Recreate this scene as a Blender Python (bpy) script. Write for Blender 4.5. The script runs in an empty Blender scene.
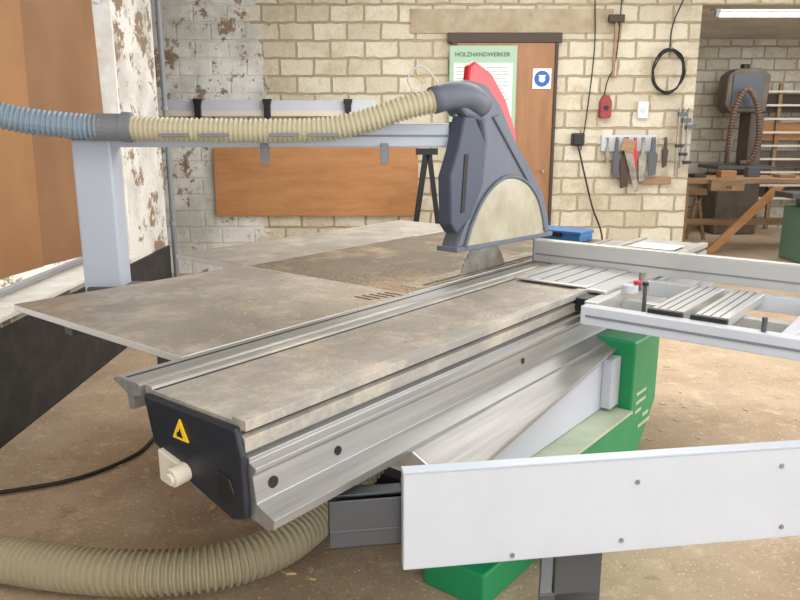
import bpy, bmesh, math, random
from mathutils import Vector, Matrix
random.seed(7)
sc = bpy.context.scene
COL = sc.collection

# ---------------------------------------------------------------- materials
def lin(c):
    r = []
    for x in c[:3]:
        x = x/255.0
        r.append(x/12.92 if x <= 0.04045 else ((x+0.055)/1.055)**2.4)
    return (r[0], r[1], r[2], 1.0)

def newmat(name):
    m = bpy.data.materials.new(name); m.use_nodes = True
    nt = m.node_tree
    b = nt.nodes['Principled BSDF']
    return m, nt, b

def mat(name, col, rough=0.5, metal=0.0, col2=None, scale=6.0, bump=0.0, bscale=40.0, detail=6, stretch=None, lo=0.35, hi=0.65, alpha=None, emit=None, dust=None, dlo=0.5, dhi=0.75, dsc=3.2):
    m, nt, b = newmat(name)
    N, L = nt.nodes, nt.links
    b.inputs['Base Color'].default_value = lin(col)
    b.inputs['Roughness'].default_value = rough
    b.inputs['Metallic'].default_value = metal
    if alpha is not None: b.inputs['Alpha'].default_value = alpha
    if emit:
        b.inputs['Emission Color'].default_value = lin(col)
        b.inputs['Emission Strength'].default_value = emit
    tc = N.new('ShaderNodeTexCoord')
    vec = tc.outputs['Object']
    raw = vec
    if stretch:
        mp = N.new('ShaderNodeMapping'); mp.inputs['Scale'].default_value = stretch
        L.new(vec, mp.inputs['Vector']); vec = mp.outputs['Vector']
    if col2:
        n = N.new('ShaderNodeTexNoise'); n.inputs['Scale'].default_value = scale
        n.inputs['Detail'].default_value = detail; n.inputs['Roughness'].default_value = 0.65
        L.new(vec, n.inputs['Vector'])
        r = N.new('ShaderNodeValToRGB')
        r.color_ramp.elements[0].position = lo; r.color_ramp.elements[0].color = lin(col)
        r.color_ramp.elements[1].position = hi; r.color_ramp.elements[1].color = lin(col2)
        L.new(n.outputs['Fac'], r.inputs['Fac'])
        out = r.outputs['Color']
        if dust:
            n3 = N.new('ShaderNodeTexNoise'); n3.inputs['Scale'].default_value = dsc; n3.inputs['Detail'].default_value = 12; n3.inputs['Roughness'].default_value = 0.78
            L.new(raw, n3.inputs['Vector'])
            r3 = N.new('ShaderNodeValToRGB'); r3.color_ramp.elements[0].position = dlo; r3.color_ramp.elements[1].position = dhi
            L.new(n3.outputs['Fac'], r3.inputs['Fac'])
            x = N.new('ShaderNodeMix'); x.data_type = 'RGBA'
            L.new(r3.outputs['Color'], x.inputs[0]); L.new(out, x.inputs[6]); x.inputs[7].default_value = lin(dust); out = x.outputs[2]
        L.new(out, b.inputs['Base Color'])
    if bump:
        n2 = N.new('ShaderNodeTexNoise'); n2.inputs['Scale'].default_value = bscale
        n2.inputs['Detail'].default_value = 4
        L.new(vec, n2.inputs['Vector'])
        bp = N.new('ShaderNodeBump'); bp.inputs['Strength'].default_value = bump; bp.inputs['Distance'].default_value = 0.01
        L.new(n2.outputs['Fac'], bp.inputs['Height']); L.new(bp.outputs['Normal'], b.inputs['Normal'])
    return m

def wallmat(name, axis, plaster_at=None, cA=(210,204,186), cB=(188,180,160), mortar=(156,143,120), sgn=-1, blocks=True):
    """painted block wall, optionally turning into peeling plaster past a coordinate"""
    m, nt, b = newmat(name); N, L = nt.nodes, nt.links
    b.inputs['Roughness'].default_value = 0.85
    tc = N.new('ShaderNodeTexCoord')
    sp = N.new('ShaderNodeSeparateXYZ'); L.new(tc.outputs['Object'], sp.inputs[0])
    nd = N.new('ShaderNodeTexNoise'); nd.inputs['Scale'].default_value = 9.0; nd.inputs['Detail'].default_value = 5; L.new(tc.outputs['Object'], nd.inputs['Vector'])
    va = N.new('ShaderNodeVectorMath'); va.operation = 'MULTIPLY_ADD'
    L.new(nd.outputs['Color'], va.inputs[0]); va.inputs[1].default_value = (0.035,0.035,0.035); L.new(tc.outputs['Object'], va.inputs[2])
    spd = N.new('ShaderNodeSeparateXYZ'); L.new(va.outputs[0], spd.inputs[0])
    cb = N.new('ShaderNodeCombineXYZ'); L.new(spd.outputs[axis], cb.inputs[0]); L.new(spd.outputs[2], cb.inputs[1])
    def noise(s, d=8, r=0.6):
        n = N.new('ShaderNodeTexNoise'); n.inputs['Scale'].default_value = s; n.inputs['Detail'].default_value = d
        n.inputs['Roughness'].default_value = r; L.new(tc.outputs['Object'], n.inputs['Vector']); return n.outputs['Fac']
    def ramp(f, p0, p1, c0=(0,0,0), c1=(255,255,255)):
        r = N.new('ShaderNodeValToRGB'); e = r.color_ramp.elements
        e[0].position = p0; e[1].position = p1; e[0].color = lin(c0); e[1].color = lin(c1)
        L.new(f, r.inputs['Fac']); return r.outputs['Color']
    def mix(f, a, c):
        x = N.new('ShaderNodeMix'); x.data_type = 'RGBA'
        for s, v in ((0, f), (6, a), (7, c)):
            if isinstance(v, tuple): x.inputs[s].default_value = lin(v)
            elif isinstance(v, float): x.inputs[s].default_value = v
            else: L.new(v, x.inputs[s])
        return x.outputs[2]
    pl = mix(ramp(noise(2.2, 6), 0.42, 0.62), (222,222,217), (186,186,180))
    pl = mix(ramp(noise(14.0, 6), 0.6, 0.72), pl, (170,164,152))
    pl = mix(ramp(noise(3.4, 12, 0.78), 0.535, 0.56), pl, (138,120,100))
    pl = mix(ramp(noise(5.0, 12, 0.8), 0.63, 0.65), pl, (98,80,64))
    hn = noise(16.0)
    if blocks:
        br = N.new('ShaderNodeTexBrick'); L.new(cb.outputs[0], br.inputs['Vector'])
        br.inputs['Scale'].default_value = 1.0
        br.inputs['Brick Width'].default_value = 0.33; br.inputs['Row Height'].default_value = 0.165
        br.inputs['Mortar Size'].default_value = 0.014; br.inputs['Mortar Smooth'].default_value = 0.4
        br.inputs['Color1'].default_value = lin(cA); br.inputs['Color2'].default_value = lin(cB); br.inputs['Mortar'].default_value = lin(mortar)
        base = br.outputs['Color']
        base = mix(ramp(noise(3.4, 10, 0.75), 0.48, 0.68), base, (174,160,134))
        base = mix(ramp(noise(30.0, 4), 0.60, 0.74), base, (150,138,116))
        ad2 = N.new('ShaderNodeMath'); ad2.operation = 'ADD'; L.new(br.outputs['Fac'], ad2.inputs[0]); L.new(hn, ad2.inputs[1]); hgt = ad2.outputs[0]
        if plaster_at is not None:
            ma = N.new('ShaderNodeMath'); ma.operation = 'MULTIPLY_ADD'
            L.new(sp.outputs[axis], ma.inputs[0]); ma.inputs[1].default_value = 0.9*sgn; ma.inputs[2].default_value = -0.9*sgn*plaster_at
            ad = N.new('ShaderNodeMath'); ad.operation = 'ADD'; L.new(ma.outputs[0], ad.inputs[0]); L.new(noise(2.6, 8, 0.65), ad.inputs[1])
            base = mix(ramp(ad.outputs[0], 0.5, 0.53), base, pl)
    else:
        base = pl; hgt = noise(5.0, 12, 0.8)
    L.new(base, b.inputs['Base Color'])
    bp = N.new('ShaderNodeBump'); bp.inputs['Strength'].default_value = 0.7; bp.inputs['Distance'].default_value = 0.015; bp.invert = True
    L.new(hgt, bp.inputs['Height']); L.new(bp.outputs['Normal'], b.inputs['Normal'])
    return m

def floormat():
    m, nt, b = newmat('concrete_floor'); N, L = nt.nodes, nt.links
    b.inputs['Roughness'].default_value = 0.75
    tc = N.new('ShaderNodeTexCoord')
    def noise(s, d=8, r=0.6):
        n = N.new('ShaderNodeTexNoise'); n.inputs['Scale'].default_value = s; n.inputs['Detail'].default_value = d
        n.inputs['Roughness'].default_value = r; L.new(tc.outputs['Object'], n.inputs['Vector']); return n.outputs['Fac']
    def ramp(f, p0, p1, c0=(0,0,0), c1=(255,255,255)):
        r = N.new('ShaderNodeValToRGB'); e = r.color_ramp.elements
        e[0].position = p0; e[1].position = p1; e[0].color = lin(c0); e[1].color = lin(c1)
        L.new(f, r.inputs['Fac']); return r.outputs['Color']
    c = ramp(noise(1.6, 10, 0.7), 0.32, 0.68, (158,136,113), (192,172,147))
    def mix(f, a, col):
        x = N.new('ShaderNodeMix'); x.data_type = 'RGBA'; L.new(f, x.inputs[0]); L.new(a, x.inputs[6]); x.inputs[7].default_value = lin(col); return x.outputs[2]
    c = mix(ramp(noise(7.0, 10, 0.78), 0.54, 0.68), c, (212,192,166))
    c = mix(ramp(noise(3.3, 10, 0.8), 0.58, 0.72), c, (130,108,86))
    c = mix(ramp(noise(70.0, 2), 0.62, 0.69), c, (222,200,168))
    L.new(c, b.inputs['Base Color'])
    bp = N.new('ShaderNodeBump'); bp.inputs['Strength'].default_value = 0.4; bp.inputs['Distance'].default_value = 0.01
    L.new(noise(30.0), bp.inputs['Height']); L.new(bp.outputs['Normal'], b.inputs['Normal'])
    return m

M_floor = floormat()
M_back = wallmat('painted_block_wall', 0, plaster_at=-1.35)
M_left = wallmat('peeling_plaster_wall', 1, blocks=False)
M_far = wallmat('painted_block_wall_far', 0, None, (206,202,190), (190,184,168), (156,147,130))
M_ceil = mat('ceiling_plaster', (200,194,180), 0.9, col2=(176,168,152), scale=2)
M_trimdark = mat('black_bitumen_paint', (34,36,40), 0.6, col2=(66,64,60), scale=8, lo=0.45, hi=0.8)
M_conc = mat('raw_concrete', (178,166,144), 0.9, col2=(156,142,120), scale=5, bump=0.3)
M_reveal = mat('daylit_reveal_white', (236,236,232), 0.8, col2=(214,210,200), scale=7)  # white puts the daylight glow of sill and reveal into the colour
M_ply = mat('plywood_warm', (184,134,88), 0.6, col2=(166,116,72), scale=2.2, stretch=(1,1,5), dust=(132,98,70), dlo=.6, dhi=.7)
M_ply2 = mat('hardboard_brown', (146,108,76), 0.6, col2=(128,94,64), scale=1.6)
M_ply3 = mat('hardboard_orange', (164,120,80), 0.6, col2=(146,104,66), scale=1.3)
M_door = mat('door_veneer', (156,114,78), 0.5, col2=(138,98,64), scale=3, stretch=(4,1,.5))
M_dark = mat('dark_frame', (62,50,42), 0.6)
M_white = mat('white_powdercoat', (196,202,211), 0.4, col2=(190,196,206), scale=3)
M_bluewhite = mat('pale_blue_powdercoat', (182,192,206), 0.35)
M_lilac = mat('pale_lilac_panel', (200,206,220), 0.45)
M_alu = mat('brushed_aluminium', (174,175,176), 0.4, 0.6, col2=(152,152,152), scale=5, stretch=(.3,8,8))
M_alu_top = mat('anodised_aluminium_dusty', (162,160,156), 0.5, 0.25, col2=(146,143,138), scale=2.5, stretch=(.5,3,3), dust=(192,184,170), dlo=.48, dhi=.64, dsc=5)
M_alu_bright = mat('bright_aluminium', (206,208,210), 0.3, 0.6)
M_table = mat('steel_table_dusty', (162,158,151), 0.48, 0.2, col2=(146,141,133), scale=3, dust=(192,184,170), dlo=.48, dhi=.64, dsc=5)
M_cast = mat('cast_iron_sawdust', (96,86,74), 0.55, 0.15, col2=(118,105,88), scale=4, detail=10, dust=(176,156,126), dlo=.5, dhi=.68)
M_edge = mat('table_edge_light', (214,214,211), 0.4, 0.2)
M_slot = mat('dark_slot', (40,38,36), 0.7)
M_navy = mat('dark_endcap_plastic', (30,34,44), 0.45)
M_black = mat('black_plastic', (24,25,28), 0.45)
M_green = mat('green_powdercoat', (22,132,80), 0.4, col2=(30,146,92), scale=2)
M_mint = mat('lit_mint_ledge', (192,202,180), 0.6, col2=(170,186,160), scale=6)  # pale tone paints in the ledge's lit top; lettering shares it
M_hood = mat('slate_blue_plastic', (90,97,111), 0.55, col2=(102,108,120), scale=5)
M_hood2 = mat('slate_dark_plastic', (60,68,86), 0.55)
M_red = mat('red_plastic', (200,28,42), 0.4)
M_amber = mat('dusty_polycarbonate', (184,178,156), 0.3, col2=(160,152,126), scale=7)
M_steel = mat('blade_steel', (164,160,154), 0.4, 0.4, col2=(120,112,102), scale=9)
M_hose = mat('beige_corrugated_hose', (192,185,158), 0.5)
M_hoseblue = mat('blue_grey_corrugated_hose', (134,154,170), 0.45)
M_hosefl = mat('floor_hose_beige', (170,160,132), 0.55)
M_cable = mat('black_cable', (30,28,28), 0.5)
M_grey = mat('grey_fitting', (122,126,132), 0.45)
M_gun = mat('gunmetal_profile', (82,85,90), 0.4, 0.3)
M_yel = mat('warning_yellow', (240,200,30), 0.5)
M_ivory = mat('ivory_plastic', (214,208,192), 0.4)
M_paper = mat('paper', (228,230,224), 0.8)
M_postergreen = mat('poster_green', (156,186,164), 0.8)
M_ink = mat('ink', (110,130,118), 0.8)
M_blue = mat('sign_blue', (30,90,170), 0.5)
M_bluebox = mat('blue_box_plastic', (40,104,160), 0.4)
M_wood = mat('bench_wood', (160,128,94), 0.6, col2=(132,102,72), scale=3, stretch=(1,6,6))
M_tube = mat('fluorescent_tube', (255,250,235), 0.4, emit=9)
M_leather = mat('brown_belt', (104,82,66), 0.7)
M_chip = mat('wood_chips', (220,192,150), 0.8, col2=(190,160,120), scale=30)
M_machgreen = mat('machine_green', (96,132,114), 0.5)
M_machgrey = mat('machine_taupe', (104,94,82), 0.5, col2=(82,72,62), scale=5)

# ---------------------------------------------------------------- helpers
def empty(name, loc=(0,0,0), rz=0.0):
    e = bpy.data.objects.new(name, None); e.location = loc; e.rotation_euler = (0,0,rz); COL.objects.link(e); return e

def link(name, bm, m, parent=None, bev=0.0, smooth=False, segs=2):
    bmesh.ops.recalc_face_normals(bm, faces=bm.faces[:])
    me = bpy.data.meshes.new(name); bm.to_mesh(me); bm.free()
    if not isinstance(m, (list, tuple)): m = [m]
    for x in m: me.materials.append(x)
    o = bpy.data.objects.new(name, me); COL.objects.link(o)
    if parent is not None: o.parent = parent
    if smooth:
        for p in me.polygons: p.use_smooth = True
    if bev:
        md = o.modifiers.new('bevel', 'BEVEL'); md.width = bev; md.segments = segs; md.limit_method = 'ANGLE'
    return o

def add_prism(bm, pts, a, b, f, mi=0, pts2=None):
    pts2 = pts2 or pts
    A = [bm.verts.new(f(p[0], p[1], a)) for p in pts]
    B = [bm.verts.new(f(p[0], p[1], b)) for p in pts2]
    n = len(pts); fs = [bm.faces.new(A), bm.faces.new(B)]
    for i in range(n):
        fs.append(bm.faces.new((A[i], A[(i+1) % n], B[(i+1) % n], B[i])))
    for x in fs: x.material_index = mi
fx = lambda p, q, a: (a, p, q)      # extrude along x : pts (y,z)
fy = lambda p, q, a: (p, a, q)      # pts (x,z)
fz = lambda p, q, a: (p, q, a)      # pts (x,y)
# machine-frame (u along carriage, v to operator side = -local y)
mu = lambda v, z, u: (u, -v, z)
mv = lambda u, z, v: (u, -v, z)
mz = lambda u, v, z: (u, -v, z)

def prism(name, pts, a, b, f, m, parent=None, bev=0.0, smooth=False, pts2=None):
    bm = bmesh.new(); add_prism(bm, pts, a, b, f, 0, pts2); return link(name, bm, m, parent, bev, smooth)

def add_box(bm, x0, x1, y0, y1, z0, z1, mi=0):
    add_prism(bm, [(x0,y0),(x1,y0),(x1,y1),(x0,y1)], z0, z1, fz, mi)
def box(name, x0, x1, y0, y1, z0, z1, m, parent=None, bev=0.0):
    bm = bmesh.new(); add_box(bm, x0, x1, y0, y1, z0, z1); return link(name, bm, m, parent, bev)
def mbox(name, u0, u1, v0, v1, z0, z1, m, parent, bev=0.0):
    return box(name, u0, u1, -v1, -v0, z0, z1, m, parent, bev)

def add_cyl(bm, p0, p1, r, n=20, r2=None, mi=0):
    p0 = Vector(p0); p1 = Vector(p1); r2 = r if r2 is None else r2
    d = (p1-p0).normalized(); up = Vector((0,0,1)) if abs(d.z) < .9 else Vector((1,0,0))
    s = d.cross(up).normalized(); t = d.cross(s)
    A = [bm.verts.new(p0 + (s*math.cos(2*math.pi*i/n) + t*math.sin(2*math.pi*i/n))*r) for i in range(n)]
    B = [bm.verts.new(p1 + (s*math.cos(2*math.pi*i/n) + t*math.sin(2*math.pi*i/n))*r2) for i in range(n)]
    fs = [bm.faces.new(A), bm.faces.new(B)]
    for i in range(n): fs.append(bm.faces.new((A[i], A[(i+1) % n], B[(i+1) % n], B[i])))
    for x in fs: x.material_index = mi
def cyl(name, p0, p1, r, m, parent=None, n=24, r2=None, bev=0.0):
    bm = bmesh.new(); add_cyl(bm, p0, p1, r, n, r2)
    return link(name, bm, m, parent, bev)

def path(pts, step):
    pts = [Vector(p) for p in pts]; P = [2*pts[0]-pts[1]] + pts + [2*pts[-1]-pts[-2]]
    fine = []
    for i in range(1, len(P)-2):
        for k in range(40):
            t = k/40; a, b_, c, d = P[i-1], P[i], P[i+1], P[i+2]
            fine.append(0.5*((2*b_) + (c-a)*t + (2*a-5*b_+4*c-d)*t*t + (3*b_-a-3*c+d)*t**3))
    fine.append(P[-2])
    out = [fine[0]]; acc = 0
    for i in range(1, len(fine)):
        seg = (fine[i]-fine[i-1]).length
        if seg < 1e-9: continue
        while acc + seg >= step:
            tt = (step-acc)/seg; q = fine[i-1].lerp(fine[i], tt); out.append(q)
            fine[i-1] = q; seg = (fine[i]-q).length; acc = 0
            if seg < 1e-9: break
        acc += seg
    return out
def sweep(name, pts, r, m, parent=None, rib=0.0, pitch=0.02, n=16, step=None, smooth=True):
    st = step or (pitch/4 if rib else 0.03)
    ps = path(pts, st); bm = bmesh.new(); rings = []
    prev = None
    for i, p in enumerate(ps):
        d = (ps[min(i+1, len(ps)-1)] - ps[max(i-1, 0)]).normalized()
        if prev is None:
            up = Vector((0,0,1)) if abs(d.z) < .9 else Vector((1,0,0)); s = d.cross(up).normalized()
        else:
            s = (prev - d*prev.dot(d)).normalized()
        prev = s; t = d.cross(s)
        rr = r + (rib*(1 if i % 4 in (0, 1) else -1) if rib else 0)
        rings.append([bm.verts.new(p + (s*math.cos(2*math.pi*k/n)+t*math.sin(2*math.pi*k/n))*rr) for k in range(n)])
    for i in range(len(rings)-1):
        for k in range(n):
            bm.faces.new((rings[i][k], rings[i][(k+1) % n], rings[i+1][(k+1) % n], rings[i+1][k]))
    bm.faces.new(rings[0]); bm.faces.new(rings[-1])
    return link(name, bm, m, parent, 0, smooth and not rib)

# ================================================================ ROOM
box('floor', -4.2, 8.0, -4.0, 11.4, -0.1, 0.0, M_floor)
bm = bmesh.new()
add_box(bm, -3.85, 2.9, 7.5, 7.75, 0, 3.2)
add_box(bm, 2.9, 5.6, 7.5, 7.75, 2.62, 3.2)
link('wall_back', bm, M_back)
bm = bmesh.new()
add_box(bm, -2.13, -1.88, -4.0, 2.0, 0, 3.2)
add_box(bm, -2.13, -1.88, 5.08, 5.9, 0, 3.2)
add_box(bm, -2.13, -1.88, 2.0, 5.08, 0, 0.58)
add_box(bm, -2.13, -1.88, 2.0, 5.08, 3.0, 3.2)
link('wall_left', bm, M_left)
bm = bmesh.new()
add_box(bm, -3.85, -2.13, 5.65, 5.9, 0, 3.2)
add_box(bm, -3.85, -3.6, 5.9, 7.5, 0, 3.2)
link('wall_alcove', bm, M_left)
bm = bmesh.new()
add_box(bm, 5.35, 5.6, -4.0, 7.5, 0, 0.9); add_box(bm, 5.35, 5.6, -4.0, 7.5, 2.7, 3.2)
add_box(bm, 5.35, 5.6, 6.6, 7.5, 0.9, 2.7); add_box(bm, 5.35, 5.6, 2.6, 3.0, 0.9, 2.7); add_box(bm, 5.35, 5.6, -4, -1.2, 0.9, 2.7)
link('wall_right', bm, M_far)
box('ceiling', -4.2, 5.6, -4.0, 7.75, 3.2, 3.35, M_ceil)
box('ceiling_far_room', 2.6, 8.0, 7.75, 11.4, 2.72, 2.85, M_ceil)
box('wall_far', 2.4, 8.0, 11.15, 11.4, 0, 2.72, M_far)
box('wall_far_left', 2.4, 2.65, 7.75, 11.15, 0, 2.72, M_far)
box('wall_far_right', 7.8, 8.0, 7.75, 11.15, 0, 2.72, M_far)
box('baseboard_left', -1.88, -1.865, -4.0, 5.9, 0.0, 0.54, M_trimdark)
box('trim_1', -2.13, -1.84, 2.0, 5.08, 0.581, 0.605, M_reveal, bev=0.004)
box('trim_3', -2.13, -1.875, 5.055, 5.08, 0.605, 3.0, M_reveal)
# window with boards
w = empty('window_1')
bm = bmesh.new()
add_box(bm, -2.12, -2.07, 2.0, 2.05, 0.61, 3.0); add_box(bm, -2.12, -2.08, 5.0, 5.05, 0.61, 3.0)
add_box(bm, -2.12, -2.07, 2.0, 5.05, 0.606, 0.63); add_box(bm, -2.12, -2.07, 2.0, 5.05, 2.94, 3.0)
add_box(bm, -2.11, -2.08, 3.5, 3.55, 0.61, 2.94); add_box(bm, -1.98, -1.93, 2.06, 5.04, 2.24, 2.32)
link('window_frame', bm, M_white, w, 0.004)
prism('hardboard_sheet', [(2.02,0.82),(3.86,0.74),(3.95,2.98),(2.02,2.98)], -1.91, -1.90, fx, M_ply3)
prism('hardboard_sheet.001', [(3.55,0.76),(4.94,0.67),(4.86,2.24),(3.6,2.30)], -1.925, -1.915, fx, M_ply2)
# vertical pipe in the corner
p = empty('wall_pipe')
sweep('pipe', [(-1.84,5.95,0.0),(-1.84,5.95,1.5),(-1.84,5.95,3.2)], 0.022, M_grey, p, step=0.3)
for z in (0.7,1.6,2.5):
    cyl('clip_%d' % int(z*10), (-1.84,5.95,z), (-1.84,5.95,z+.03), 0.03, M_steel, p)
# concrete lintel
box('trim_2', 0.1, 2.05, 7.485, 7.5, 2.36, 2.58, M_conc)
# door
d = empty('door_1')
box('door_leaf', 0.55, 1.5, 7.455, 7.495, 0, 2.27, M_door, d, 0.004)
bm = bmesh.new()
add_box(bm, 0.46, 1.56, 7.44, 7.5, 2.27, 2.36); add_box(bm, 0.50, 0.55, 7.44, 7.5, 0, 2.27); add_box(bm, 1.50, 1.53, 7.44, 7.5, 0, 2.27)
link('door_frame', bm, M_dark, d, 0.004)
cyl('door_handle', (1.42,7.455,1.05), (1.42,7.40,1.05), 0.012, M_steel, d)
# poster
po = empty('notice_poster')
box('paper_sheet', 0.48, 1.13, 7.434, 7.439, 1.34, 2.24, M_postergreen, po)
box('paper_field', 0.52, 1.09, 7.431, 7.435, 1.38, 2.08, M_paper, po)
bm = bmesh.new()
for i in range(19):
    z = 2.04 - i*0.033
    x = 0.55
    while x < 1.02:
        l = random.uniform(.03,.12); add_box(bm, x, min(x+l,1.06), 7.429, 7.432, z-.006, z); x += l+.015
link('printed_lines', bm, M_ink, po)
cu = bpy.data.curves.new('title_text', 'FONT'); cu.body = 'HOLZHANDWERKER'; cu.size = 0.056; cu.extrude = 0.001
t = bpy.data.objects.new('title_text', cu); COL.objects.link(t); t.location = (0.53,7.432,2.14); t.rotation_euler = (math.pi/2,0,0); t.parent = po; cu.materials.append(M_slot)
s = empty('ear_protection_sign')
box('sign_plate', 1.29, 1.47, 7.446, 7.453, 1.84, 2.03, M_paper, s)
cyl('sign_disc', (1.38,7.446,1.935), (1.38,7.442,1.935), 0.075, M_blue, s)
cyl('sign_head', (1.38,7.442,1.93), (1.38,7.440,1.93), 0.030, M_paper, s)
box('sign_headband', 1.345, 1.415, 7.439, 7.442, 1.955, 1.968, M_paper, s)
# plank shelf and panel behind the saw
sh = empty('stored_fence_rail')
box('rail', -2.35, -0.25, 7.36, 7.5, 1.60, 1.73, M_white, sh, 0.006)
box('rail_lower_lip', -2.35, -0.25, 7.34, 7.36, 1.58, 1.63, M_ivory, sh)
for i, x in enumerate((-1.95,-1.28,-0.5)):
    prism('clamp_%d' % i, [(x-.03,1.55),(x+.03,1.55),(x+.03,1.68),(x+.045,1.74),(x-.045,1.74),(x-.03,1.68)], 7.30, 7.345, fy, M_black, sh, 0.004)
box('plywood_panel', -1.86, 0.18, 7.455, 7.499, 0.60, 1.28, M_ply, bev=0.003)
# black stand by wall
st = empty('folding_stand')
prism('leg_a', [(0.05,0.0),(0.10,0.0),(0.28,1.25),(0.22,1.25)], 7.12, 7.15, fy, M_black, st)
prism('leg_b', [(0.42,0.0),(0.47,0.0),(0.30,1.25),(0.25,1.25)], 7.12, 7.15, fy, M_black, st)
box('crossbar', 0.14, 0.38, 7.12, 7.15, 0.45, 0.50, M_black, st)
box('head', 0.15, 0.36, 7.10, 7.17, 1.22, 1.28, M_black, st)

# wall fittings on the right
c = empty('wall_cable')
sweep('drop', [(1.86,7.47,2.66),(1.88,7.47,2.2),(1.84,7.47,1.6),(1.80,7.47,1.25)], 0.006, M_cable, c)
c2 = empty('wall_cable.001')
sweep('drop', [(2.12,7.47,3.2),(2.10,7.47,2.2),(2.02,7.47,1.9),(2.0,7.47,1.75)], 0.006, M_cable, c2)
co = empty('coiled_hose')
pts = []
for k in range(60):
    a = k/59*2*math.pi*4.2
    pts.append((2.6+(0.145+.012*math.sin(a*.37))*math.cos(a), 7.455-0.010*(k % 5), 2.0+(0.20+.015*math.cos(a*.6))*math.sin(a)))
sweep('coil', pts, 0.007, M_cable, co, step=0.02)
sweep('tail', [(2.6,7.45,2.2),(2.62,7.46,2.45),(2.75,7.46,2.8),(2.78,7.47,3.1)], 0.007, M_cable, co)
cyl('hook', (2.6,7.5,2.2), (2.6,7.40,2.22), 0.012, M_steel, co)
rb = empty('red_switch_box')
prism('housing', [(1.96,1.58),(1.98,1.56),(2.05,1.56),(2.07,1.58),(2.07,1.72),(2.04,1.78),(1.99,1.78),(1.96,1.72)], 7.42, 7.5, fy, mat('dull_red', (140,52,54), 0.5), rb, 0.006)
cyl('button', (2.015,7.42,1.66), (2.015,7.405,1.66), .022, M_black, rb)
so = empty('wall_socket')
box('plate', 2.34, 2.44, 7.45, 7.5, 1.56, 1.72, M_paper, so, 0.008)
cyl('outlet', (2.39,7.45,1.64), (2.39,7.44,1.64), 0.028, M_white, so)
ks = empty('wall_plug')
box('plug_body', 1.70, 1.82, 7.40, 7.5, 1.30, 1.42, M_black, ks, 0.015)
sweep('plug_cable', [(1.76,7.42,1.30),(1.84,7.40,1.0),(1.92,7.36,0.7),(2.02,7.3,0.4),(1.98,7.2,0.02)], 0.009, M_cable, ks)
# tool rack with tools
tr = empty('tool_rack')
box('rack_board', 2.0, 2.55, 7.46, 7.5, 1.24, 1.40, M_white, tr, 0.004)
box('rack_strip', 2.25, 2.72, 7.45, 7.5, 0.92, 0.99, M_wood, tr, 0.004)
for i, (x, l, wd, m_) in enumerate(((2.05,.22,.02,M_steel),(2.14,.36,.035,M_gun),(2.23,.46,.05,M_dark),(2.32,.30,.03,M_red),(2.40,.40,.04,M_steel),(2.50,.34,.05,M_gun),(2.62,.26,.03,M_dark))):
    prism('tool_%d' % i, [(x-wd*.4,1.38),(x+wd*.4,1.38),(x+wd*.5,1.38-l*.4),(x+wd,1.38-l*.5),(x+wd*.8,1.36-l),(x-wd*.6,1.34-l),(x-wd,1.38-l*.5),(x-wd*.5,1.38-l*.4)], 7.40, 7.42, fy, m_, tr, 0.003)
    cyl('peg_%d' % i, (x,7.5,1.365), (x,7.39,1.365), 0.006, M_steel, tr, 8)
prism('saw_plate', [(2.20,1.28),(2.30,1.22),(2.38,.86),(2.34,.84)], 7.385, 7.39, fy, M_steel, tr)
prism('saw_grip', [(2.17,1.26),(2.30,1.22),(2.32,1.34),(2.20,1.38)], 7.38, 7.398, fy, M_wood, tr, .004)
cl = empty('hanging_clamps')
for i in range(3):
    x = 2.74+i*.045
    box('bar_%d' % i, x-.006, x+.006, 7.42, 7.44, 1.0+.08*i, 1.66, M_steel, cl)
    box('jaw_%d' % i, x-.012, x+.07, 7.41, 7.45, 1.58-.06*i, 1.62-.06*i, M_gun, cl)
    box('jaw_low_%d' % i, x-.012, x+.06, 7.41, 7.45, 1.28-.08*i, 1.31-.08*i, M_black, cl)
    cyl('hook_%d' % i, (x,7.5,1.64), (x,7.41,1.64), .005, M_steel, cl, 8)
ham = empty('hanging_hammer')
box('handle', 2.055, 2.08, 7.43, 7.455, 1.95, 2.5, M_wood, ham, 0.004)
box('head', 1.99, 2.14, 7.41, 7.46, 2.45, 2.52, M_dark, ham, 0.006)
cyl('nail', (2.1,7.5,2.44), (2.1,7.41,2.44), .005, M_steel, ham, 8)

# ================================================================ FAR ROOM
lamp = empty('fluorescent_lamp')
box('housing', 3.2, 4.75, 7.93, 8.07, 2.64, 2.72, M_white, lamp, 0.005)
cyl('tube', (3.24,8.0,2.60), (4.71,8.0,2.60), 0.02, M_tube, lamp)
for x in (3.24, 4.69):
    box('tube_holder_%d' % int(x), x-.01, x+.03, 7.97, 8.03, 2.58, 2.64, M_white, lamp)
wb = empty('workbench')
box('top', 3.35, 5.6, 8.9, 9.6, 0.82, 0.88, M_wood, wb, 0.006)
for i, (x, y) in enumerate(((3.45,8.98),(5.5,8.98),(3.45,9.52),(5.5,9.52))):
    box('leg_%d' % i, x-.04, x+.04, y-.04, y+.04, 0, 0.82, M_wood, wb)
box('stretcher', 3.45, 5.5, 9.5, 9.54, 0.25, 0.33, M_wood, wb)
box('vise_jaw', 3.7, 4.1, 8.82, 8.9, 0.74, 0.87, M_wood, wb, 0.006)
cyl('vise_screw', (3.9,8.9,0.79), (3.9,8.68,0.79), 0.015, M_steel, wb)
for i in range(5):
    box('bench_tool_%d' % i, 3.6+.35*i, 3.75+.35*i+.04*(i % 2), 9.1+.05*(i % 3), 9.3, .88, .92+.04*(i % 3), (M_dark, M_ply, M_gun, M_wood, M_red)[i], wb, .005)
prism('timber_plank', [(3.62,0.0),(3.74,0.0),(4.52,0.80),(4.40,0.80)], 8.70, 8.74, fy, M_ply)
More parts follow.
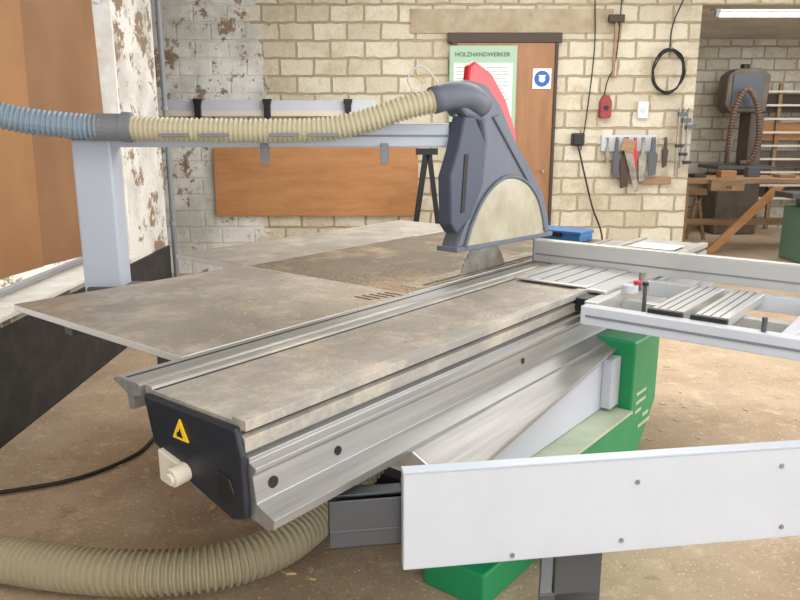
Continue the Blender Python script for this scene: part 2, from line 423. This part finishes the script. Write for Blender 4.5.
# band saw standing against the far wall
bs = empty('band_saw')
box('base', 4.45, 5.05, 10.4, 10.9, 0, .85, M_machgrey, bs, .02)
box('saw_table', 4.35, 5.15, 10.2, 10.9, .92, .97, M_gun, bs, .005)
box('neck', 4.62, 4.88, 10.45, 10.85, .85, .92, M_machgrey, bs)
box('column', 4.86, 5.06, 10.5, 10.85, .85, 2.0, M_machgrey, bs, .02)
prism('upper_wheel_cover', [(4.48,1.78),(4.56,1.68),(5.06,1.68),(5.08,2.18),(4.96,2.27),(4.62,2.27),(4.50,2.18)], 10.48, 10.78, fy, M_machgrey, bs, .02)
box('cover_door', 4.56, 4.98, 10.465, 10.48, 1.75, 2.2, M_gun, bs, .01)
cyl('tension_wheel', (4.76,10.60,2.27), (4.76,10.60,2.33), .06, M_black, bs, 20)
box('blade_guide', 4.60, 4.64, 10.5, 10.56, 1.15, 1.70, M_steel, bs)
box('band', 4.618, 4.622, 10.48, 10.51, .97, 1.2, M_steel, bs)
sweep('suction_hose', [(4.55,10.40,1.0),(4.52,10.33,1.3),(4.56,10.32,1.75),(4.70,10.32,1.98),(4.86,10.32,1.75),(4.92,10.33,1.3),(4.84,10.33,1.04),(4.70,10.35,1.0)], .035, M_leather, bs, rib=.004, pitch=.04, n=12)
rk = empty('timber_rack')
for i, x in enumerate((5.12,5.45,5.95,6.4)):
    box('upright_%d' % i, x, x+.05, 10.95, 11.0, 0, 2.1, M_wood, rk)
for i in range(9):
    box('rung_%d' % i, 5.10, 6.46, 10.91, 10.95, 0.45+i*.19, 0.48+i*.19, M_ivory, rk)
for i in range(4):
    box('stored_board_%d' % i, 5.15, 6.4, 11.0, 11.12, .5+.4*i, .75+.4*i, (M_dark, M_machgrey, M_ply, M_dark)[i], rk)
jm = empty('surface_planer')
box('body', 4.42, 4.95, 8.0, 8.5, 0.0, 0.62, M_machgreen, jm, 0.02)
box('infeed_table', 4.25, 5.1, 8.0, 8.4, 0.72, 0.78, M_gun, jm, 0.006)
box('column', 4.5, 4.8, 8.05, 8.4, 0.62, 0.72, M_machgreen, jm, 0.01)
cyl('handwheel', (4.6,7.98,0.45), (4.6,7.93,0.45), 0.1, M_black, jm)
sb2 = empty('sawhorse')
for i, (x, dx) in enumerate(((3.5,-.12),(3.5,.12),(4.0,-.12),(4.0,.12))):
    prism('leg_%d' % i, [(x+dx-.02,0),(x+dx+.02,0),(x+.02,.6),(x-.02,.6)], 9.9, 9.94, fy, M_wood, sb2)
box('beam', 3.4, 4.1, 9.88, 9.96, 0.6, 0.68, M_wood, sb2)

# ================================================================ THE SAW
O = (-0.685, 1.70, 0.0); ANG = math.atan2(.7827, .6225)
S = empty('sliding_table_saw', O, ANG)
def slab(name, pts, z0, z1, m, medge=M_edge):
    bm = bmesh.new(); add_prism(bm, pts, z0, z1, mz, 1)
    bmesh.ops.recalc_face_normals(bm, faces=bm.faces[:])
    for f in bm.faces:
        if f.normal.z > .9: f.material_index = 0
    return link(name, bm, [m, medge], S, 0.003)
slab('front_extension_table', [(.19,-.97),(.19,-.01),(1.16,-.01),(1.16,-.93)], .845, .868, M_table)
slab('main_table', [(1.163,-.90),(1.163,-.01),(2.35,-.01),(2.35,-.90)], .83, .870, M_cast)
slab('side_extension_table', [(1.163,-1.43),(1.163,-.903),(2.9,-.903),(2.9,-1.43)], .845, .868, M_table)
slab('rear_extension_table', [(2.353,-.90),(2.353,-.01),(2.9,-.01),(2.9,-.90)], .83, .866, M_cast)
mbox('table_rib', .3, 2.7, -.85, -.80, .76, .83, M_gun, S)
mbox('table_rib_side', .3, 2.7, -.30, -.10, .74, .83, M_gun, S)
mbox('throat_insert', 1.25, 2.25, -.12, -.02, .8705, .8725, M_steel, S)
mbox('throat_gap', 1.30, 2.25, -.052, -.036, .8725, .8733, M_slot, S)
for i in range(5):
    mbox('insert_slot_%d' % i, 1.0+i*.03, 1.010+i*.03, -.13+.01*i, -.05+.01*i, .868, .8695, M_slot, S)
prism('table_edge_profile', [(-.006,.866),(-.004,.858),(.018,.852),(.050,.836),(.055,.80),(.070,.80),(.078,.838),(.105,.842),(.105,.868),(.095,.872),(.012,.872)], -.01, 2.9, mu, M_alu, S, 0.001)
prism('edge_groove', [(.035,.8722),(.042,.8722),(.042,.8730),(.035,.8730)], 0.0, 2.9, mu, M_slot, S)
prism('edge_groove_wide', [(.108,.84),(.120,.84),(.120,.845),(.108,.845)], 0.0, 2.9, mu, M_slot, S)
# carriage beam
prism('beam_base', [(.17,.70),(.30,.655),(.47,.655),(.525,.642),(.545,.650),(.548,.672),(.495,.692),(.487,.752),(.497,.762),(.497,.772),(.478,.78),(.478,.79),(.17,.79)], 0, 3.15, mu, M_alu, S, 0.0015)
prism('sliding_carriage', [(.125,.79),(.455,.79),(.455,.80),(.474,.803),(.474,.833),(.458,.838),(.458,.85),(.478,.85),(.478,.873),(.44,.873),(.436,.866),(.150,.866),(.146,.873),(.122,.873),(.122,.855),(.125,.85)], -.005, 3.1, mu, M_alu_top, S, 0.001)
mbox('carriage_slot', .0, 3.1, .428, .436, .866, .8668, M_slot, S)
mbox('carriage_slot_left', .0, 3.1, .150, .158, .866, .8668, M_slot, S)
mbox('side_slot', 0.0, 3.1, .4575, .4595, .838, .850, M_slot, S)
prism('end_cap', [(.135,.858),(.462,.858),(.478,.80),(.484,.66),(.44,.645),(.30,.685),(.165,.745)], -.022, -.004, mu, M_navy, S, 0.006)
prism('end_cap_notch', [(.40,.75),(.44,.74),(.455,.71),(.44,.68),(.40,.68)], -.026, -.02, mu, M_black, S, 0.004)
bm = bmesh.new(); add_prism(bm, [(.25,.785),(.305,.785),(.2775,.833)], -.026, -.021, mu, 0)
add_prism(bm, [(.268,.792),(.288,.792),(.284,.801),(.279,.812),(.275,.803),(.268,.801)], -.0275, -.0255, mu, 1)
link('warning_label', bm, [M_yel, M_black], S)
bm = bmesh.new()
add_prism(bm, [(.20,.745),(.30,.725),(.30,.700),(.235,.695),(.225,.665),(.200,.670)], -.035, -.02, mu)
add_cyl(bm, (-.02,-.285,.712), (-.06,-.285,.708), .022); add_cyl(bm, (-.06,-.285,.708), (-.068,-.285,.707), .015)
link('locking_knob', bm, M_ivory, S, 0.003)
bm = bmesh.new()
for u, r in ((.05,.013),(.25,.011),(1.12,.010),(1.75,.01)):
    add_cyl(bm, (u,-.480,.722), (u,-.4935,.722), r)
link('side_plugs', bm, M_black, S)
mbox('carriage_stop', 1.52, 1.60, .478, .53, .81, .86, M_black, S, 0.004)
# sloped cover under beam (tapers towards the far end)
prism('sloped_cover', [(.50,.665),(.52,.672),(.675,.600),(.675,.585),(.655,.575),(.50,.60)], .47, 1.68, mu, M_alu, S, 0.003,
      pts2=[(.50,.665),(.51,.672),(.585,.655),(.585,.645),(.57,.64),(.50,.64)])
prism('cover_end', [(.50,.665),(.52,.670),(.670,.600),(.670,.588),(.50,.60)], .462, .47, mu, M_alu_bright, S, 0.001)
mbox('upper_housing', .72, 1.64, .10, .57, .43, .648, M_lilac, S, 0.006)
mbox('housing_post', 1.58, 1.66, .57, .61, .44, .63, M_white, S, 0.004)
prism('cabinet', [(1.15,.42),(1.15,.06),(1.62,.06),(1.92,.40),(1.92,.69),(1.66,.69),(1.66,.42)], .15, .66, mv, M_green, S, 0.008)
mbox('cabinet_ledge', .80, 1.655, .32, .67, .418, .428, M_mint, S, 0.002)
mbox('cabinet_core', 1.25, 2.2, -.75, .14, .05, .80, M_gun, S, 0.01)
mbox('plinth', .82, 1.8, .32, .55, 0, .12, M_green, S, 0.008)
mbox('plinth_rear', 1.25, 2.2, -.8, .30, 0, .06, M_black, S)
mbox('beam_bracket', .9, 1.1, .28, .45, .12, .43, M_gun, S)
bm = bmesh.new()
for i, (a0, b0) in enumerate(((1.70,1.80),(1.70,1.80),(1.70,1.76),(1.78,1.84),(1.74,1.86))):
    add_box(bm, a0, b0, -.663, -.66, .47-.035*i, .482-.035*i)
link('side_lettering', bm, M_mint, S)
mbox('beam_support_leg', 2.75, 2.85, -.2, -.1, 0, .83, M_gun, S, 0.006)
mbox('table_support_leg', 2.5, 2.58, -1.3, -1.2, 0, .845, M_white, S, 0.006)

# blade
bm = bmesh.new(); n = 96; cu_, cz_, R = 1.72, .815, .185
pts = []
for i in range(n):
    a = 2*math.pi*i/n; rr = R if i % 2 else R-.007
    pts.append((cu_+rr*math.cos(a), cz_+rr*math.sin(a)))
add_prism(bm, pts, -.044, -.040, mv)
link('saw_blade', bm, M_steel, S)

# hood guard
body = [(1.45,.995),(1.49,1.06),(1.60,1.22),(1.64,1.40),(1.62,1.48),(1.50,1.50),(1.45,1.54),(1.45,1.61),(1.50,1.635),(1.64,1.625),(1.75,1.55),(1.87,1.42),(2.05,1.265),(2.15,1.17),(2.21,1.06),(2.23,.975)]
prism('guard_body', body, -.080, .005, mv, M_hood, S, 0.015)
wnd = [(1.50,.995),(1.55,1.09),(1.64,1.19),(1.76,1.25),(1.88,1.255),(2.00,1.215),(2.09,1.14),(2.14,1.05),(2.16,.98)]
prism('guard_window', wnd, -.085, .010, mv, M_amber, S, 0.004)
sweep('guard_rim', [(u,-.010,z) for u, z in wnd], .008, M_hood, S, n=8, step=.02)
prism('guard_lip', [(1.44,.985),(1.44,1.005),(2.24,.985),(2.24,.965)], -.085, .013, mv, M_hood, S, 0.003)
prism('guard_rib', [(1.68,1.50),(1.73,1.51),(2.08,1.20),(2.04,1.18)], .003, .014, mv, M_hood, S, 0.005)
prism('guard_mount', [(1.38,1.10),(1.42,1.06),(1.52,1.12),(1.60,1.24),(1.61,1.40),(1.53,1.50),(1.46,1.50),(1.42,1.38),(1.37,1.28)], -.035, .025, mv, M_hood2, S, 0.008)
prism('guard_handle', [(1.56,1.62),(1.57,1.69),(1.61,1.71),(1.73,1.67),(1.85,1.57),(1.94,1.44),(1.97,1.34),(1.87,1.38),(1.75,1.50)], -.06, -.03, mv, M_red, S, 0.008)
prism('mount_slot', [(1.44,1.14),(1.465,1.14),(1.485,1.36),(1.46,1.36)], .023, .028, mv, M_slot, S)

# overhead column and arm
A = empty('overhead_guard_arm')
box('column', -1.255, -1.105, 2.86, 2.97, 0.74, 1.415, M_bluewhite, A, 0.008)
box('column_bracket', -1.24, -0.95, 2.84, 2.98, 0.77, 0.842, M_gun, A, 0.006)
box('column_cap', -1.26, -1.10, 2.855, 2.975, 1.415, 1.425, M_grey, A, 0.003)
box('arm_profile', -1.25, 0.19, 2.88, 2.96, 1.385, 1.475, M_bluewhite, A, 0.006)
box('arm_slot', -1.10, 0.185, 2.877, 2.881, 1.424, 1.432, M_grey, A)
box('arm_end_cap', 0.19, 0.20, 2.875, 2.965, 1.38, 1.48, M_black, A, 0.003)
for i, x in enumerate((-.52,-.06)):
    prism('clamp_%d' % i, [(x-.016,1.40),(x+.016,1.40),(x+.016,1.34),(x+.008,1.32),(x-.010,1.32),(x-.016,1.345)], 2.87, 2.90, fy, M_grey, A, 0.003)
cyl('suspension_rod', (0.215,2.90,1.54), (0.215,2.90,1.20), .012, M_steel, A)

H = empty('extraction_hose')
sweep('blue_section', [(-1.70,2.45,3.19),(-1.72,2.42,2.4),(-1.72,2.45,1.85),(-1.60,2.58,1.60),(-1.42,2.70,1.50),(-1.20,2.76,1.465),(-1.08,2.78,1.46)], .045, M_hoseblue, H, rib=.003, pitch=.018)
cyl('connector', (-1.14,2.78,1.46), (-.98,2.78,1.458), .050, M_grey, H, bev=.004)
cyl('connector_ring', (-1.02,2.78,1.46), (-.99,2.78,1.458), .055, M_grey, H)
sweep('beige_section', [(-1.02,2.78,1.458),(-.80,2.78,1.45),(-.5,2.79,1.447),(-.28,2.79,1.452),(-.12,2.79,1.485),(.02,2.80,1.53),(.15,2.82,1.56)], .042, M_hose, H, rib=.003, pitch=.018)
sweep('elbow', [(.12,2.81,1.555),(.19,2.84,1.575),(.26,2.90,1.575),(.32,2.98,1.54)], .05, M_hood, H, n=24)
for i, x in enumerate((-.82,-.68,-.42,-.28)):
    box('hose_tie_%d' % i, x-.055, x+.055, 2.73, 2.738, 1.425, 1.438, M_grey, H, 0.003)
sweep('thin_wire', [(.05,2.85,1.58),(.03,2.84,1.64),(.08,2.84,1.68),(.14,2.84,1.62),(.16,2.85,1.56)], .003, M_white, H, step=.01, n=8)

# crosscut outrigger table
C = empty('crosscut_table', O, ANG)
def cbox(name, u0, u1, v0, v1, z0, z1, m, bev=0.003): return mbox(name, u0, u1, v0, v1, z0, z1, m, C, bev)
cbox('front_bar', 1.43, 1.48, .54, 1.75, .79, .855, M_white)
cbox('front_bar_slot', 1.427, 1.431, .56, 1.75, .818, .826, M_grey, 0)
cbox('rear_bar', 1.98, 2.02, .48, 1.75, .80, .86, M_white)
cbox('inner_bar', 1.48, 1.98, .53, .58, .80, .862, M_alu_bright)
cbox('outer_bar', 1.48, 1.98, 1.69, 1.75, .79, .855, M_white)
cbox('middle_bar', 1.48, 1.98, 1.16, 1.20, .79, .85, M_white)
cbox('tie_bar', 1.70, 1.74, .58, 1.16, .79, .833, M_alu_bright)
for k, v in enumerate((.76,.90)):
    cbox('slat_%d' % k, 1.50, 1.97, v, v+.105, .835, .868, M_alu_bright)
    for j in range(3):
        cbox('slat_groove_%d_%d' % (k,j), 1.51, 1.97, v+.020+j*.028, v+.025+j*.028, .868, .8688, M_gun, 0)
    cbox('slat_cap_%d' % k, 1.475, 1.50, v-.004, v+.109, .820, .870, M_black)
prism('crosscut_fence', [(2.03,.874),(2.03,.968),(2.036,.974),(2.075,.974),(2.075,.874)], .03, 1.75, mv, M_alu_bright, C, 0.002)
cbox('fence_slot', 2.027, 2.031, .04, 1.74, .905, .912, M_grey, 0)
cbox('fence_cap', 2.03, 2.075, .022, .03, .874, .974, M_grey)
cbox('mount_plate', 1.62, 2.02, .17, .47, .8735, .882, M_alu_bright)
for j in range(4):
    cbox('mount_groove_%d' % j, 1.64, 2.0, .21+.06*j, .217+.06*j, .882, .8826, M_gun, 0)
cbox('mitre_bracket', 1.62, 2.02, .47, .55, .862, .875, M_alu_bright)
cyl('clamp_stem', (1.78,-.62,.86), (1.78,-.62,.93), .012, M_steel, C)
cyl('clamp_knob', (1.74,-.62,.89), (1.74,-.62,.905), .015, M_red, C, bev=.004)
cyl('pivot_disc', (1.72,-.60,.862), (1.72,-.60,.89), .03, M_white, C)
cyl('stop_pin', (1.60,-.70,.80), (1.60,-.70,.92), .007, M_gun, C)
cyl('end_pin', (1.46,-1.12,.80), (1.46,-1.12,.90), .008, M_gun, C)
cyl('pin_head', (1.60,-.70,.92), (1.60,-.70,.932), .011, M_black, C)

# swing arm in the foreground
W = empty('outrigger_swing_arm', (0.007,1.512,0), math.atan2(.143,.96))
box('arm_beam', 0, 1.75, 0, .03, .458, .700, M_white, W, 0.004)
box('arm_flange', 0.0, 1.75, -.002, .032, .700, .705, M_bluewhite, W, 0.001)
bm = bmesh.new()
for x, z in ((.26,.475),(.53,.49),(.56,.64),(.93,.655),(.95,.49),(1.3,.49)):
    add_cyl(bm, (x,-.003,z), (x,.002,z), .006, 12)
link('arm_screws', bm, M_steel, W)
bm = bmesh.new()
add_box(bm, -.165, .10, .006, .012, .505, .625); add_box(bm, -.165, .10, .075, .081, .505, .625)
add_box(bm, -.165, .10, .006, .081, .505, .511); add_box(bm, -.165, .10, .035, .081, .619, .625)
add_box(bm, -.165, .10, .004, .008, .545, .552)
for v_ in bm.verts: v_.co.y += .03
link('telescopic_tube', bm, M_gun, W, 0.0015)
box('tube_stop', .01, .02, .033, .12, .50, .63, M_black, W)
cyl('arm_upright', (1.62,.02,.70), (1.62,.02,.80), .02, M_steel, W)
box('upright_head', 1.56, 1.68, -.02, .06, .78, .80, M_gun, W)
box('pivot_plate', .38, .50, .03, .05, .28, .50, M_gun, W, 0.003)
prism('pivot_bracket', [(.34,.03),(.50,.03),(.70,.66),(.58,.66)], .28, .34, fz, M_gun, W, 0.004)

# floor hose + cable
F = empty('floor_extraction_hose')
sweep('hose', [(-1.78,2.36,.08),(-1.5,2.22,.08),(-1.2,2.13,.08),(-.9,2.08,.08),(-.62,2.10,.08),(-.42,2.22,.08),(-.29,2.42,.09),(-.18,2.60,.14),(-.06,2.70,.24),(.06,2.74,.34)], .068, M_hosefl, F, rib=.005, pitch=.022, n=22)
E = empty('power_cable')
sweep('cable', [(-1.80,2.70,.012),(-1.60,2.75,.012),(-1.36,2.87,.012),(-1.2,3.10,.012),(-1.15,3.4,.012),(-.9,3.8,.012),(-.4,3.9,.012)], .009, M_cable, E, n=8)

# loose things on the saw
bx = empty('blue_tool_case', O, ANG)
mbox('case_body', 2.70, 2.86, -.34, -.06, .867, .905, M_bluebox, bx, 0.006)
mbox('case_lid', 2.695, 2.865, -.345, -.055, .905, .925, M_bluebox, bx, 0.004)
mbox('case_latch', 2.692, 2.697, -.22, -.16, .89, .915, M_black, bx, 0.001)
pa = mbox('paper_note', 2.72, 2.90, .20, .42, .8735, .8745, M_paper, None); pa.location = O; pa.rotation_euler = (0,0,ANG)

# chips and sawdust
bm = bmesh.new()
ca, sa = math.cos(ANG), math.sin(ANG)
def chip(x, y, z, s):
    a = random.random()*math.pi; h = s*.25
    q = [(x+s*math.cos(a), y+s*math.sin(a)), (x-s*.4*math.sin(a), y+s*.4*math.cos(a)), (x-s*math.cos(a), y-s*math.sin(a)), (x+s*.4*math.sin(a), y-s*.4*math.cos(a))]
    add_prism(bm, q, z, z+h, fz)
for i in range(6500):
    r_ = random.random()
    if r_ < .35:      # drift of sawdust in front of the blade
        u = random.gauss(1.15,.22); v = -abs(random.gauss(.08,.16))
    elif r_ < .75:
        u = random.gauss(1.3,.5); v = -abs(random.gauss(0,.35))
    else:
        u = random.uniform(.1,1.9); v = random.uniform(.17,.42)
    u = max(.2 if v < 0 else .05, min(2.8, u))
    if v < -.85: v = -random.uniform(.1,.85)
    z = .8725 if -.13 < v < .0 else (.8705 if v < 0 else .8668)
    if v < 0 and u < 1.16: z = .868
    chip(O[0]+u*ca+v*sa, O[1]+u*sa-v*ca, z, random.uniform(.0012,.0045))
link('sawdust_on_table', bm, M_chip)
bm = bmesh.new()
for i in range(1100):
    chip(random.uniform(-1.7,.4), random.uniform(1.6,4.2), 0.0, random.uniform(.003,.010))
for i in range(40):
    chip(random.uniform(-1.5,-.2), random.uniform(2.1,3.2), 0.0, random.uniform(.015,.03))
for i in range(300):
    chip(random.uniform(.8,4.0), random.uniform(2.5,7.2), 0.0, random.uniform(.006,.02))
link('floor_wood_chips', bm, M_chip)

# ================================================================ LIGHT
wd = bpy.data.worlds.new('sky'); sc.world = wd; wd.use_nodes = True
bg = wd.node_tree.nodes['Background']; bg.inputs[0].default_value = (.92,.96,1,1); bg.inputs[1].default_value = 2.0
def area(name, loc, rot, sx, sy, p, col=(1,.98,.95)):
    l = bpy.data.lights.new(name, 'AREA'); l.shape = 'RECTANGLE'; l.size = sx; l.size_y = sy; l.energy = p; l.color = col
    o = bpy.data.objects.new(name, l); COL.objects.link(o); o.location = loc; o.rotation_euler = rot; return o
area('overhead_fill', (1.2,0.3,3.15), (0,0,0), 3, 2.4, 95)  # both overhead panels are added fill, no fixtures up there
area('overhead_fill.001', (1.0,5.2,3.15), (0,0,0), 3, 2.0, 140)
area('side_daylight_fill', (5.3,3.0,1.8), (0,math.radians(90),0), 1.8, 6, 150, (.97,.98,1))  # added area lamp standing in for daylight from the unseen right side
area('rear_fill', (1.0,-3.6,2.0), (math.radians(80),0,0), 5, 2.4, 65, (.97,.98,1))  # added fill from behind the camera, source unseen
area('far_room_light', (5.0,9.3,2.65), (0,0,0), 2, 1.6, 45)
sl = bpy.data.lights.new('sun', 'SUN'); sl.energy = 4.0; sl.angle = math.radians(2); sl.color = (1,.97,.9)
so_ = bpy.data.objects.new('sun', sl); COL.objects.link(so_)
so_.rotation_euler = Vector((.45,.55,-.70)).to_track_quat('-Z','Y').to_euler()

cam = bpy.data.cameras.new('camera'); co_ = bpy.data.objects.new('camera', cam); COL.objects.link(co_)
cam.sensor_width = 36; cam.lens = 735/800*36
co_.location = (0,0,1.45); co_.rotation_euler = (math.radians(90-13.03),0,0)
sc.camera = co_
sc.view_settings.view_transform = 'Standard'
sc.view_settings.look = 'None'
sc.view_settings.exposure = 0.0
